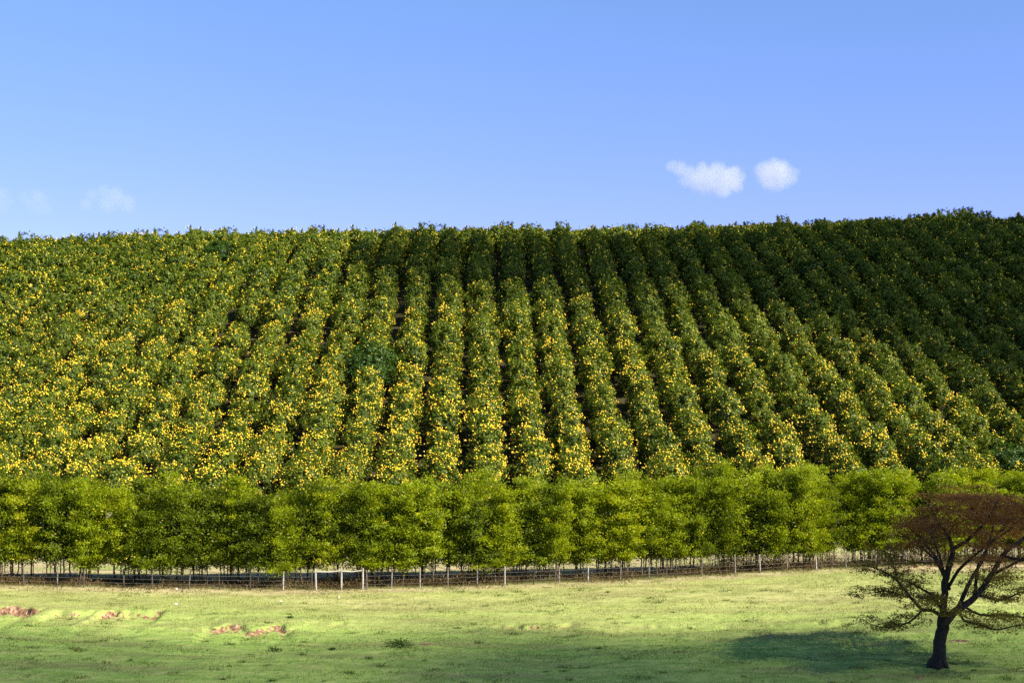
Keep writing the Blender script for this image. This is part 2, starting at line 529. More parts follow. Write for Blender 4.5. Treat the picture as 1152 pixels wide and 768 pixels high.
xs = np.unique(np.concatenate([np.arange(-44, 44.01, 0.16), np.arange(-64, -44, 0.8), np.arange(44.8, 64, 0.8), np.arange(-130, -64, 2.5), np.arange(66, 140, 2.5),
                               -140 * 1.35 ** np.arange(14), 150 * 1.35 ** np.arange(14)]).round(3))
ds = np.unique(np.concatenate([-60 - 60 * 1.4 ** np.arange(12), np.arange(-60, 60, 3.0), np.arange(60, 75, 0.6), np.arange(75, 123, 0.13), np.arange(123, 180, 0.8),
                               np.arange(180, 345, 1.5), np.arange(345, 460, 6), 470 * 1.3 ** np.arange(11)]).round(3))
GXX, GDD = np.meshgrid(xs, ds, indexing='ij')
Z, SOIL, DRY, LIT, LUSH = terrain(GXX, GDD, True)
g = Geo()
nx, nd = GXX.shape
ii, jj = np.meshgrid(np.arange(nx - 1), np.arange(nd - 1), indexing='ij')
F = np.stack([ii * nd + jj, (ii + 1) * nd + jj, (ii + 1) * nd + jj + 1, ii * nd + jj + 1], -1).reshape(-1, 4)
g.add(np.stack([GXX, GDD, Z], -1).reshape(-1, 3), F)
ground = g.build("ground", M_GROUND, smooth=True)
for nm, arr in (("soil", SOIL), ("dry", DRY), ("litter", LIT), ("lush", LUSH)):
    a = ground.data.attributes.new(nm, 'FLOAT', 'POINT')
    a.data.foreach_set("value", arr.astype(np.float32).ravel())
tag(ground, kind='structure')


def ground_hit(px, py, lo=60.0, hi=175.0, lift=0.0):
    dd = np.arange(lo, hi, 0.05)
    x, y, z = ray(px, py)
    hz = terrain(x / y * dd, dd) + lift
    i = np.argmax(hz >= z / y * dd)
    return np.array([x / y * dd[i], dd[i], hz[i] - lift])


# ------------------------------------------------------------------ clouds
def cloud_mat(name, density, col=(1, 1, 1), noise=None, lo=0.4, hi=0.62, aniso=0.0):
    m, n, l = new_mat(name)
    out = n.new("ShaderNodeOutputMaterial"); v = n.new("ShaderNodeVolumePrincipled")
    v.inputs["Color"].default_value = (*col, 1)
    v.inputs["Density"].default_value = density
    v.inputs["Anisotropy"].default_value = aniso
    if noise:
        tc = n.new("ShaderNodeTexCoord"); z = n.new("ShaderNodeTexNoise")
        z.inputs["Scale"].default_value = noise; z.inputs["Detail"].default_value = 4; z.inputs["Roughness"].default_value = 0.6
        l.new(tc.outputs["Object"], z.inputs["Vector"])
        mr = n.new("ShaderNodeMapRange"); mr.inputs["From Min"].default_value = lo; mr.inputs["From Max"].default_value = hi
        mr.inputs["To Min"].default_value = 0.0; mr.inputs["To Max"].default_value = density
        l.new(z.outputs[0], mr.inputs[0]); l.new(mr.outputs[0], v.inputs["Density"])
    l.new(v.outputs[0], out.inputs["Volume"])
    return m


def cloud(name, centres, radii, mat, voxel, squash=(1, 1, 1)):
    """One puffy closed body: overlapping globes fused by a voxel remesh."""
    C = np.asarray(centres, float); R = np.asarray(radii, float)
    o0 = C.mean(0)
    gg = Geo()
    for c, r in zip(C, R):
        gg.add((c - o0) + ICO2_V * r * np.asarray(squash), ICO2_F)
    o = gg.build(name, mat, smooth=True, loc=o0)
    md = o.modifiers.new("fuse", 'REMESH'); md.mode = 'VOXEL'; md.voxel_size = voxel; md.use_smooth_shade = True
    sm = o.modifiers.new("soften", 'SMOOTH'); sm.factor = 0.5; sm.iterations = 6
    return o


CD = 2600.0


def vapour(name, C, R, density, noise, amp):
    """Density that is full inside the globes and frays out towards their rims."""
    m, n, l = new_mat(name)
    out = n.new("ShaderNodeOutputMaterial"); v = n.new("ShaderNodeVolumePrincipled")
    v.inputs["Color"].default_value = (1.0, 0.975, 0.985, 1)
    tc = n.new("ShaderNodeTexCoord")
    acc = None
    for c, r in zip(C, R):
        d = n.new("ShaderNodeVectorMath"); d.operation = 'DISTANCE'; d.inputs[1].default_value = tuple(c)
        l.new(tc.outputs["Object"], d.inputs[0])
        f = n.new("ShaderNodeMapRange"); f.interpolation_type = 'SMOOTHSTEP'
        f.inputs["From Min"].default_value = r; f.inputs["From Max"].default_value = r * .15
        l.new(d.outputs["Value"], f.inputs[0])
        if acc is None:
            acc = f.outputs[0]
        else:
            mx = n.new("ShaderNodeMath"); mx.operation = 'MAXIMUM'
            l.new(acc, mx.inputs[0]); l.new(f.outputs[0], mx.inputs[1]); acc = mx.outputs[0]
    z = n.new("ShaderNodeTexNoise"); z.inputs["Scale"].default_value = noise; z.inputs["Detail"].default_value = 5; z.inputs["Roughness"].default_value = 0.62
    l.new(tc.outputs["Object"], z.inputs["Vector"])
    a = n.new("ShaderNodeMath"); a.operation = 'MULTIPLY_ADD'; a.inputs[1].default_value = amp
    l.new(z.outputs[0], a.inputs[0]); l.new(acc, a.inputs[2])
    mr = n.new("ShaderNodeMapRange"); mr.interpolation_type = 'SMOOTHSTEP'
    mr.inputs["From Min"].default_value = .22 + amp * .5; mr.inputs["From Max"].default_value = .85 + amp * .5
    mr.inputs["To Max"].default_value = density
    l.new(a.outputs[0], mr.inputs[0])
    l.new(mr.outputs[0], v.inputs["Density"]); l.new(v.outputs[0], out.inputs["Volume"])
    return m


def sky_cloud(spec, density, label, voxel, noise=0.035, amp=1.5, grow=1.7):
    C, R = [], []
    for px, py, rp in spec:
        c = at(px, py, CD); c[1] += rng.normal() * 8
        C.append(c); R.append(rp / FPX * CD * grow)
    C, R = np.array(C), np.array(R)
    o = cloud("cloud", C, R * 1.03, vapour("cloud_vapour", C - C.mean(0), R, density, noise, amp), voxel)
    return tag(o, label, "cloud", "small clouds above the hill crest")


sky_cloud([(757, 187, 7), (766, 190, 9), (776, 196, 11), (786, 202, 14), (798, 203, 16), (810, 206, 16), (822, 201, 14), (829, 205, 10), (806, 193, 11), (790, 192, 10), (771, 204, 8), (815, 215, 9), (835, 199, 6)],
          0.012, "larger ragged white cloud beside the small round one", 4.0)
sky_cloud([(868, 196, 16), (879, 193, 13), (860, 190, 11), (876, 204, 12), (888, 200, 9), (863, 203, 11), (893, 195, 5), (870, 187, 9)], 0.012,
          "compact round white cloud close to the ragged one", 4.0)
sky_cloud([(104, 219, 8), (118, 217, 9), (130, 222, 12), (141, 228, 10), (122, 228, 11), (100, 231, 8), (146, 234, 7)], 0.0045,
          "faint pinkish wisp of cloud low over the left crest", 4.0)
sky_cloud([(28, 222, 8), (40, 219, 8), (48, 226, 9), (52, 234, 8), (44, 236, 7), (36, 230, 6)], 0.003, "faintest wisp of cloud nearest the sky's left edge", 4.0)
sky_cloud([(-6, 222, 9), (4, 218, 8), (9, 227, 7), (0, 232, 8)], 0.003, "thin wisp of cloud cut by the sky's left edge", 4.0)


def in_poly(px, py, poly):
    poly = np.asarray(poly, float); ins = np.zeros(px.shape, bool)
    x0, y0 = poly[-1]
    for x1, y1 in poly:
        hit = ((y0 > py) != (y1 > py)) & (px < (x1 - x0) * (py - y0) / (y1 - y0 + 1e-12) + x0)
        ins ^= hit
        x0, y0 = x1, y1
    return ins


def shade_cloud(pts, lift, rmin, rmax, density, label, voxel):
    """A real cloud up along the sun's direction, whose shade falls on the ground points PTS."""
    C = pts + SUN * lift + SUN * rng.normal(size=(len(pts), 1)) * rmin * .5
    o = cloud("cloud", C, rng.uniform(rmin, rmax, len(pts)), cloud_mat("shade_cloud_vapour", density), voxel)
    return tag(o, kind='structure')


# shade over the upper right of the orchard
poly = [(392, 292), (440, 300), (490, 309), (560, 311), (640, 315), (720, 320), (800, 326), (880, 336), (950, 358), (1020, 375), (1090, 398), (1180, 430), (1420, 500), (1420, 226), (1152, 246), (900, 262), (700, 272), (520, 276), (420, 280)]
xx, dd2 = np.meshgrid(np.arange(-70, 210, 4.0), np.arange(205, 345, 3.0), indexing='ij')
xx, dd2 = xx.ravel() + rng.uniform(-1.5, 1.5, xx.size), dd2.ravel() + rng.uniform(-1, 1, xx.size)
zz = terrain(xx, dd2) + 3.5
px_, py_ = project(np.stack([xx, dd2, zz], -1))
ok = in_poly(px_, py_, poly)
shade_cloud(np.stack([xx, dd2, zz], -1)[ok], 420.0, 4.0, 7.5, 0.10, "", 1.8)
fringe = [(x + (-14 if y > 300 and x < 500 else 0), y + (20 + .02 * max(0, x - 500) if k < 12 else 0)) for k, (x, y) in enumerate(poly)]
ok = in_poly(px_ + rng.normal(size=px_.shape) * 9, py_ + rng.normal(size=py_.shape) * 9, fringe)
shade_cloud(np.stack([xx, dd2, zz], -1)[ok], 470.0, 3.5, 6.5, 0.045, "", 1.8)
# softer shade over the near part of the pasture
xx, dd2 = np.meshgrid(np.arange(-75, 90, 5.0), np.arange(-10, 94.0, 4.0), indexing='ij')
xx, dd2 = xx.ravel() + rng.uniform(-2, 2, xx.size), dd2.ravel() + rng.uniform(-2, 2, xx.size)
edge = 93.0 + 1.2 * np.sin(xx * .11) + 1.5 * np.clip((xx + 8) / 16, 0, 1) - np.abs(rng.normal(size=xx.size)) * 4.0
ok = dd2 < edge
zz = terrain(xx, dd2)
shade_cloud(np.stack([xx, dd2, zz], -1)[ok], 430.0, 4.5, 8.0, 0.055, "", 2.0)
xx, dd2 = np.meshgrid(np.arange(-14, 34, 3.5), np.arange(70, 96.0, 2.5), indexing='ij')  # extra unseen cloud added so the lone tree's own shadow stands out less
xx, dd2 = xx.ravel() + rng.uniform(-1.5, 1.5, xx.size), dd2.ravel() + rng.uniform(-1.2, 1.2, xx.size)
ok = ((xx - 9) / 19) ** 2 + ((dd2 - 84.5) / 8.5) ** 2 < 1 - .55 * np.abs(rng.normal(size=xx.size))
shade_cloud(np.stack([xx, dd2, terrain(xx, dd2)], -1)[ok], 500.0, 2.6, 5.0, 0.11, "", 1.4)

# ------------------------------------------------------------------ orange trees on the hill
def orange_tree_geo(seed, clumps=150, per=55, L=0.30, W=0.17, fruits=110, rx=1.86, ry=3.2, h=4.5, fr=0.092):
    r = np.random.default_rng(seed)
    lob = unit(r.normal(size=(9, 3))); amp = r.uniform(.06, .17, 9) * r.choice([1, 1, -1], 9)
    def radius(u):
        return 1 + np.sum(amp * np.clip(u @ lob.T - .45, 0, 1) * 2.2, axis=1)
    u = unit(r.normal(size=(clumps * 3, 3))); u = u[u[:, 2] > -0.62][:clumps]
    rr = radius(u) * np.where(r.random(len(u)) < .72, r.uniform(.84, 1.12, len(u)), r.uniform(.5, .84, len(u)))
    hc, hz = h * .43, h * .57
    ax = np.array([rx, ry, hz])
    c = u * ax * rr[:, None] + [0, 0, hc]
    c[:, 2] = np.maximum(c[:, 2], .25)
    # leaves
    k = np.repeat(np.arange(len(c)), per)
    n = len(k)
    off = r.normal(size=(n, 3)) * r.uniform(.16, .32, len(c))[k][:, None] * [1, 1, .85]
    P = c[k] + off
    outw = unit(u / ax)[k]
    N = outw * .75 + unit(off + 1e-6) * .35 + r.normal(size=(n, 3)) * .55 + [0, 0, .22]
    cl_v = np.clip(r.normal(.48, .13, len(c)), .1, .9)
    v = np.clip(cl_v[k] + r.normal(size=n) * .16, 0, 1)
    P[:, 2] = np.maximum(P[:, 2], .08)
    crown = Geo()
    leaves(crown, P, N, L * r.uniform(.75, 1.25, n), W * r.uniform(.8, 1.2, n), v, r=r)
    # upright shoots breaking the outline
    ns = 7
    for q in range(ns):
        b = c[r.integers(len(c))] if r.random() < .4 else c[np.argsort(-c[:, 2])[r.integers(18)]]
        m = 26
        t = np.linspace(0, 1, m)[:, None]
        tip = np.array([r.normal() * .15, r.normal() * .15, r.uniform(.45, .85)])
        Q = b + t * tip + r.normal(size=(m, 3)) * .08
        leaves(crown, Q, r.normal(size=(m, 3)) + [0, -.3, .2], L * .85, W * .8, np.clip(.6 + r.normal(size=m) * .15, 0, 1), r=r)
    fruit = Geo()
    wgt = r.random(len(c)) ** 3 + .04
    fc = r.choice(len(c), fruits, p=wgt / wgt.sum())
    hang = np.clip(c[fc][:, 2] / h, 0, 1)
    nf = r.integers(1, 4, fruits)
    kk = np.repeat(np.arange(fruits), nf)
    base = c[fc] + unit(u[fc] / ax) * r.uniform(.05, .46, (fruits, 1)) + r.normal(size=(fruits, 3)) * .22
    FP = base[kk] + r.normal(size=(len(kk), 3)) * .17
    FP[:, 2] = np.maximum(FP[:, 2], .2)
    balls(fruit, FP, r.uniform(.65, 1.3, len(kk)) * fr, np.clip(r.normal(.52, .28, len(kk)), 0, 1))
    trunk = Geo()
    tube(trunk, [(0, 0, -.4), (.03, 0, .3), (0, .05, .9)], [.17, .13, .12], 7)
    for q in range(5):
        a = q * 1.26 + r.uniform(-.3, .3)
        e = np.array([math.cos(a) * rx * .55, math.sin(a) * ry * .55, r.uniform(2.2, 3.4)])
        tube(trunk, [(0, .05, .8), tuple(e * .5 + [0, 0, .5]), tuple(e)], [.09, .06, .03], 5)
    return crown, fruit, trunk


FRUITING = {"heavily fruited": 250, "fruit-dotted": 135, "lightly fruited": 60}
NEAR = {}
for kname, nfr in FRUITING.items():
    NEAR[kname] = []
    for q in range(5):
        cg, fg, tg = orange_tree_geo(100 + 17 * q + nfr, fruits=nfr)
        NEAR[kname].append((cg, fg, tg))
FAR = {kname: [orange_tree_geo(900 + 13 * q + nfr, clumps=120, per=30, L=.42, W=.25, fruits=int(nfr * .85), fr=.098) for q in range(4)] for kname, nfr in FRUITING.items()}
PROTO = {}

ROW, STEP = 5.5, 6.2
HEAD = -0.0271
spots = []
for i in range(-24, 32):
    jx = rng.normal() * .12
    for j in range(0, 28):
        d = 181 + STEP * j + (i % 2) * STEP * .45
        xb = -9.16 + ROW * i
        x = xb + HEAD * d
        d2 = 170 + (d - 170) * hill_k(x)      # the rows reach further back where the hill is longer
        x = xb + HEAD * d2 + jx + rng.normal() * .16
        d2 += rng.normal() * .45
        de = 170 + (d2 - 170) / hill_k(x)
        if de > 316:
            continue
        z = float(terrain(x, d2))
        px, py = project(np.array([x, d2, z + 2.6]))
        spots.append(dict(i=i, j=j, x=x, d=d2, z=z, px=float(px), py=float(py), de=float(de)))

# the cross row of trees along the crest that closes the ends of the lanes
for i in range(-24, 32):
    for off, dep in ((.5, 303.0), (.3, 309.5), (.75, 309.5)):
        d2 = 170 + (dep + rng.normal() * .6 - 170) * hill_k(-9.16 + ROW * i)
        x = -9.16 + ROW * (i + off) + HEAD * d2 + rng.normal() * .3
        z = float(terrain(x, d2))
        px, py = project(np.array([x, d2, z + 2.6]))
        spots.append(dict(i=i, j=40, x=x, d=d2, z=z, px=float(px), py=float(py), de=310.0))

EXTRA = [(413, 424), (1141, 508), (250, 284)]           # the round dark trees without fruit
dark = []
for ex, ey in EXTRA:
    s = min(spots, key=lambda s: (s["px"] - ex) ** 2 + (s["py"] - ey) ** 2)
    s["dark"] = True
    dark.append(s)

inside = [s for s in spots if -6 < s["px"] < 1158 and not s.get("dark") and s["de"] < 309]
inside.sort(key=lambda s: s["d"])
singles, rest = inside[:296], [s for s in inside[296:]] + [s for s in spots if not s.get("dark") and not (-6 < s["px"] < 1158) and -110 < s["px"] < 1330] + [s for s in spots if -6 < s["px"] < 1158 and s["de"] >= 309]

# which row is which: rows counted along the hedge from the left, then the rows that enter at the left edge higher up
front = {}
for s in spots:
    front.setdefault(s["i"], []).append(s)
first_row = min(i for i, L_ in front.items() if min(L_, key=lambda s: s["d"])["px"] > -6)


def fruiting_of(s, r):
    f = 0.50 - 0.0016 * (s["px"] - 400) * (s["px"] > 400) * .6 + (s["py"] - 400) / 165 + 0.25 * vnoise(np.array(s["x"] * .05), np.array(s["d"] * .05), 31) + r.normal() * .16
    return "heavily fruited" if f > .72 else ("fruit-dotted" if f > .2 else "lightly fruited")


r2 = np.random.default_rng(5)
for s in singles:
    kind = fruiting_of(s, r2)
    q = int(r2.integers(5))
    key = (kind, q)
    sc = r2.uniform(.93, 1.10)
    row_no, up_no = s["i"] - first_row + 1, s["j"] + 1
    if row_no >= 1:
        label = f"{kind} orange tree, {ordinal(up_no)} up from the hedge, in the {ordinal(row_no)} row from left"
    else:
        label = f"{kind} orange tree, {ordinal(up_no)} tree of the {ordinal(1 - row_no)} row beyond the leftmost full row"
    if key not in PROTO:
        o = empty("orange_tree", (0, 0, 0))
        cg, fg, tg = NEAR[kind][q]
        cg.build("crown", M_ORANGE_LEAF, o)
        fo = fg.build("fruit", M_FRUIT, o, smooth=True)
        fo["kind"] = "stuff"
        tg.build("trunk", M_BARK, o, smooth=True)
        tag(o, None, "orange tree", "orange trees planted in rows on the hillside")
        PROTO[key] = o
    else:
        o = copy_tree(PROTO[key])
    o.location = (s["x"], s["d"], s["z"])
    o.rotation_euler = (r2.normal() * .02, r2.normal() * .02, HEAD * -1 + (math.pi if r2.random() < .5 else 0) + r2.normal() * .12)
    o.scale = (sc, sc * r2.uniform(.92, 1.06), sc * r2.uniform(.84, 1.14))
    o["label"] = label

far = Geo()
for s in rest:
    kind = fruiting_of(s, r2)
    cg, fg, tg = FAR[kind][int(r2.integers(4))]
    sc, a = r2.uniform(.93, 1.10), (math.pi if r2.random() < .5 else 0) + r2.normal() * .12
    M = np.array([[math.cos(a), -math.sin(a), 0], [math.sin(a), math.cos(a), 0], [0, 0, 1]]) @ np.diag([sc, sc, sc * r2.uniform(.88, 1.1)])
    dv = r2.normal() * .06
    for src, mi in ((cg, 0), (fg, 1)):
        for vv, ff, mm, va in src.b:
            far.b.append((vv @ M.T + [s["x"], s["d"], s["z"]], ff + far.n, np.full(len(ff), mi), np.clip(va + (dv if mi == 0 else 0), 0, 1)))
        far.n += src.n
fo = far.build("orange_grove", [M_ORANGE_LEAF, M_FRUIT])
tag(fo, "distant orange trees packed in rows up to the hill crest", "orchard", kind='stuff')

DARK_LABELS = ["round dark green tree without fruit among the middle orchard rows", "dark green fruitless tree beside the hedge behind the rusty tree",
               "low dark green fruitless tree just under the left crest"]
for s, lab, q in zip(dark, DARK_LABELS, range(3)):
    cg, fg, tg = orange_tree_geo(700 + q, clumps=210, per=70, L=.24, W=.15, fruits=1, rx=2.7, ry=2.7, h=5.4)
    o = empty("round_tree", (s["x"], s["d"], s["z"] + .1), 0.0, (1.18, 1.12, .90) if q else (1.25, 1.2, 1.18))
    cg.build("crown", M_PLAIN_LEAF, o)
    tg.build("trunk", M_BARK, o, smooth=True)
    tag(o, lab, "tree")

# ------------------------------------------------------------------ windbreak hedge behind the fence
def hedge_tree_geo(seed, h=7.3, dens=1.0, dark=False):
    r = np.random.default_rng(seed)
    stems, crown = Geo(), Geo()
    tips = []
    for q in range(int(r.integers(2, 4))):
        bx, by = r.uniform(-.75, .75), r.uniform(-.35, .35)
        lean = np.array([r.normal() * .35, r.normal() * .3])
        t = np.linspace(0, 1, 7)
        hh = h * r.uniform(.72, .95)
        P = np.stack([bx + lean[0] * t ** 1.5 + .06 * r.normal(size=7), by + lean[1] * t ** 1.5 + .05 * r.normal(size=7), -.3 + (hh + .3) * t], -1)
        tube(stems, P, np.linspace(.05, .012, 7) * r.uniform(.8, 1.3), 6, v=r.uniform(.2, .8))
        for b in range(26):
            z = r.uniform(.12, .94) * hh
            p0 = np.array([np.interp(z, P[:, 2], P[:, 0]), np.interp(z, P[:, 2], P[:, 1]), z])
            a = r.uniform(0, 2 * np.pi)
            ln = r.uniform(.7, 2.2) * (1.05 - .40 * z / hh)
            dr = np.array([math.cos(a), math.sin(a) * .85, r.uniform(.25, 1.0)])
            p1 = p0 + dr * ln * .55; p2 = p1 + dr * [1, 1, .25] * ln * .5
            tube(stems, [p0, p1, p2], [.022, .014, .006], 4, v=.4, cap=False)
            tips.append((p0, p1, p2))
    low_cut = r.uniform(.25, 1.8)
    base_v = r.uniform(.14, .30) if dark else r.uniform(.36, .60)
    for p0, p1, p2 in tips:
        m = int(r.uniform(130, 250) * dens)
        t = r.uniform(.10, 1.15, m)[:, None]
        Q = np.where(t < .5, p0 + (p1 - p0) * t * 2, p1 + (p2 - p1) * (t - .5) * 2)
        wid = .15 + .22 * np.sin(np.clip(t, 0, 1) * np.pi) ** .7
        Q = Q + r.normal(size=(m, 3)) * wid * [1, 1, .62]
        dirn = unit((p2 - p0)[None] + r.normal(size=(m, 3)) * .3 * np.linalg.norm(p2 - p0))
        keep = Q[:, 2] > low_cut + 1.0 * r.random(m) ** .7
        bv = base_v + r.normal() * .10
        v = np.clip(bv + r.normal(size=m) * .15, 0, .94)
        v = np.where(r.random(m) < .008, 1.0, v)
        N = r.normal(size=(m, 3)) * .8 + [.2, -.5, .55]
        leaves(crown, Q[keep], N[keep], (.19 * r.uniform(.7, 1.3, m))[keep], (.078 * r.uniform(.8, 1.3, m))[keep], v[keep], U=dirn[keep], r=r)
    return crown, stems


HEDGE = [hedge_tree_geo(300 + q, h=8.2 + .3 * (q % 3), dens=(1.25 if q % 4 == 0 else 1.1 if q % 2 else .95), dark=q < 4) for q in range(10)]
HPROTO = {}
LOOK = ["dense dark", "feathery dark", "loose dark", "bushy dark", "dense", "airy", "open", "leafy", "feathery", "loose"]
r3 = np.random.default_rng(11)
hx = [(x, k) for k in (0, 1) for x in np.arange(-44.0 + .6 * k, 60.0, 1.25)]
seen = [0, 0]
for x, k in hx:
    x = x + r3.normal() * .35
    d = float(fence_y(x)) + (1.9, 3.4)[k] + r3.normal() * .3
    z = float(terrain(x, d))
    px, py = project(np.array([x, d, z + 4]))
    hgt = float(np.interp(px, [0, 250, 420, 620, 760, 880, 1000, 1152], [.96, .93, .97, .94, .95, .97, .94, .88])) * (1 + r3.normal() * .05)
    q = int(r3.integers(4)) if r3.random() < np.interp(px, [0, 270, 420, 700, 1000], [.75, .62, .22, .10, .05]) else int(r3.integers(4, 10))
    if q not in HPROTO:
        o = empty("windbreak_tree", (0, 0, 0))
        HEDGE[q][0].build("crown", M_HEDGE_LEAF, o)
        HEDGE[q][1].build("trunk", M_STEM, o, smooth=True)
        HPROTO[q] = o
        tag(o, None, "hedge tree", "slender windbreak trees in the hedge behind the fence")
    else:
        o = copy_tree(HPROTO[q])
    o.location = (x, d, z)
    o.rotation_euler = (0, 0, r3.uniform(0, 6.28))
    wsc = r3.uniform(.75, 1.15)
    o.scale = (wsc, wsc, hgt)
    if -25 < px < 1177:
        seen[k] += 1
        o["label"] = f"{LOOK[q]} green windbreak tree, {ordinal(seen[k])} from left in the hedge's {('front', 'back')[k]} row"
    else:
        o["label"] = f"{LOOK[q]} windbreak tree, {ordinal(int(abs(px - 576) // 18) - 29)} past the hedge's {'left' if px < 576 else 'right'} end, {('front', 'back')[k]} row"

# ------------------------------------------------------------------ fence, gate
def on_fence(px):
    """Where the fence line passes photo column px."""
    for d in np.arange(100, 130, 0.05):
        x = (px - CX) / FPX * d / 1.0
        if d >= fence_y(x):
            break
    return np.array([x, d, float(terrain(x, d))])


def wire_fence(pixels, label, pale):
    pts = [on_fence(p) for p in pixels]
    o = empty("wire_fence", pts[len(pts) // 2])
    base = np.array(o.location)
    for k, p in enumerate(pts):
        gg = Geo()
        lean = rng.normal(size=2) * .07
        h = 1.32 + rng.normal() * .10
        rad = .048 * rng.uniform(.8, 1.25)
        b = p - base
        tube(gg, [b + [0, 0, -.3], b + [lean[0] * .5, lean[1] * .5, h * .5], b + [lean[0], lean[1], h]], [rad * 1.1, rad, rad * .9], 8, v=rng.uniform(.1, .75))
        gg.build("post", M_POST if pale(k) else M_GREYPOST, o, smooth=False)
    for hz in (.35, .65, .95, 1.25):
        gg = Geo()
        tube(gg, [p - base + [0, -.05, hz + rng.normal() * .015] for p in pts], .010, 4)
        gg.build("wire", M_WIRE, o)
    return tag(o, label, "fence")


left_px = [-110, -78, -44, -8, 30, 67, 97, 142, 174, 214, 249, 283, 320, 357]
right_px = [409, 441, 473, 504, 537, 568, 600, 629, 661, 697, 729, 759.5, 788, 826, 854, 884, 917, 950, 984, 1018, 1052, 1086, 1104, 1140, 1175, 1210, 1246, 1282]
wire_fence(left_px[:-1] + [352], "wire fence of dark thin posts on the left of the white gate", lambda k: k in (5, 12))
wire_fence([414] + right_px[1:], "wire fence of pale posts running right from the white gate to the rusty tree", lambda k: k not in (6, 11, 20))
gp = [on_fence(p) for p in (357, 385, 409)]
o = empty("gate", gp[1]); base = np.array(o.location)
for p in gp:
    gg = Geo(); b = p - base
    ln = rng.normal() * .03
    tube(gg, [b + [0, 0, -.3], b + [ln, 0, .8], b + [ln * 1.5, 0, 1.52]], [.08, .07, .065], 9, v=.62)
    gg.build("post", M_POST, o)
for a, b in ((0, 1), (1, 2)):
    gg = Geo()
    A, B = gp[a] - base, gp[b] - base
    tube(gg, [A + [.05, -.03, 1.32], (A + B) / 2 + [0, -.03, 1.28], B + [-.05, -.03, 1.36]], .045, 7, v=.85)
    gg.build("rail", M_POST, o)
tag(o, "short gate frame of white timber posts and top rails in the fence line", "gate")

# ------------------------------------------------------------------ the lone tree on the pasture
TB = ground_hit(1055, 749.5)
PX = FPX / TB[1]                   # photo pixels per metre there
SCL = (716 / 222) * PX             # pixels of the enlarged study per metre


def L3(cx, cy, dep=0.0):
    return np.array([(cx - 405) / SCL, dep, (716 - cy) / SCL])


wood, crown, low = Geo(), Geo(), Geo()
rt = np.random.default_rng(21)
LIMBS = []


def spline(P, n):
    P = np.asarray(P, float); k = len(P)
    t = np.linspace(0, k - 1, n); i = np.minimum(t.astype(int), k - 2); f = (t - i)[:, None]
    Pe = np.vstack([2 * P[0] - P[1], P, 2 * P[-1] - P[-2]])
    a, b, c, d = Pe[i], Pe[i + 1], Pe[i + 2], Pe[i + 3]
    return .5 * (2 * b + (c - a) * f + (2 * a - 5 * b + 4 * c - d) * f ** 2 + (3 * b - a - 3 * c + d) * f ** 3)


def limb(pts, record=None, n=None):
    P = np.array([np.append(L3(*p[:2], p[3] if len(p) > 3 else 0), p[2]) for p in pts])
    S = spline(P, n or len(pts) * 4)
    S[:, :3] += rt.normal(size=(len(S), 3)) * np.minimum(S[:, 3:] * .12, .03)
    tube(wood, S[:, :3], np.maximum(S[:, 3], .008), 8 if P[0, 3] > .1 else 6, v=.5, cap=False)
    if record:
        LIMBS.append((record, S))
    return S


limb([(402, 735, .50), (404, 716, .455), (408, 690, .385), (412, 640, .345), (420, 590, .33), (430, 548, .34), (436, 520, .28)], n=26)
for a in range(6):
    th = a * 1.05 + .3
    b = L3(404, 716)
    tube(wood, [b + [0, 0, .7], b + [math.cos(th) * .38, math.sin(th) * .38, .22], b + [math.cos(th) * .72, math.sin(th) * .72, -.12]], [.19, .17, .06], 6, v=.5)
limb([(426, 565, .24), (430, 500, .21), (435, 420, .185), (455, 340, .16), (463, 290, .13), (440, 230, .09, .3), (405, 170, .05, .6), (380, 120, .02, .8)], 'top')
limb([(460, 300, .12), (520, 252, .10, -.4), (570, 190, .07, -.8), (610, 110, .025, -1.1)], 'top')
limb([(438, 555, .245), (478, 515, .205), (540, 470, .17), (600, 390, .14), (650, 310, .115), (720, 262, .10, .2), (800, 200, .06, .5), (850, 150, .02, .8)], 'top')
limb([(478, 512, .13), (540, 405, .10, .5), (592, 335, .08, .9), (640, 230, .05, 1.5), (660, 120, .02, 2)], 'top')
limb([(645, 320, .09), (700, 330, .07, -.6), (800, 320, .05, -1.2), (880, 290, .02, -1.8)], 'top')
limb([(436, 470, .10), (410, 380, .08, -1.2), (370, 300, .06, -2.4), (330, 230, .04, -3.2), (300, 180, .02, -3.6)], 'top')
limb([(440, 440, .10), (470, 350, .08, -1.3), (540, 260, .06, -2.7), (600, 200, .03, -3.7)], 'top')
limb([(450, 440, .10), (430, 340, .08, 1.4), (390, 270, .06, 2.7), (340, 210, .03, 3.6)], 'top')
limb([(540, 470, .10), (590, 360, .08, 1.6), (680, 270, .05, 3.0), (760, 220, .02, 3.8)], 'top')
limb([(600, 390, .09), (660, 330, .07, -1.6), (740, 270, .05, -2.8), (800, 230, .02, -3.4)], 'top')
limb([(437, 400, .08), (390, 320, .06, .3), (320, 270, .045, .5), (270, 230, .02, .6)], 'top')
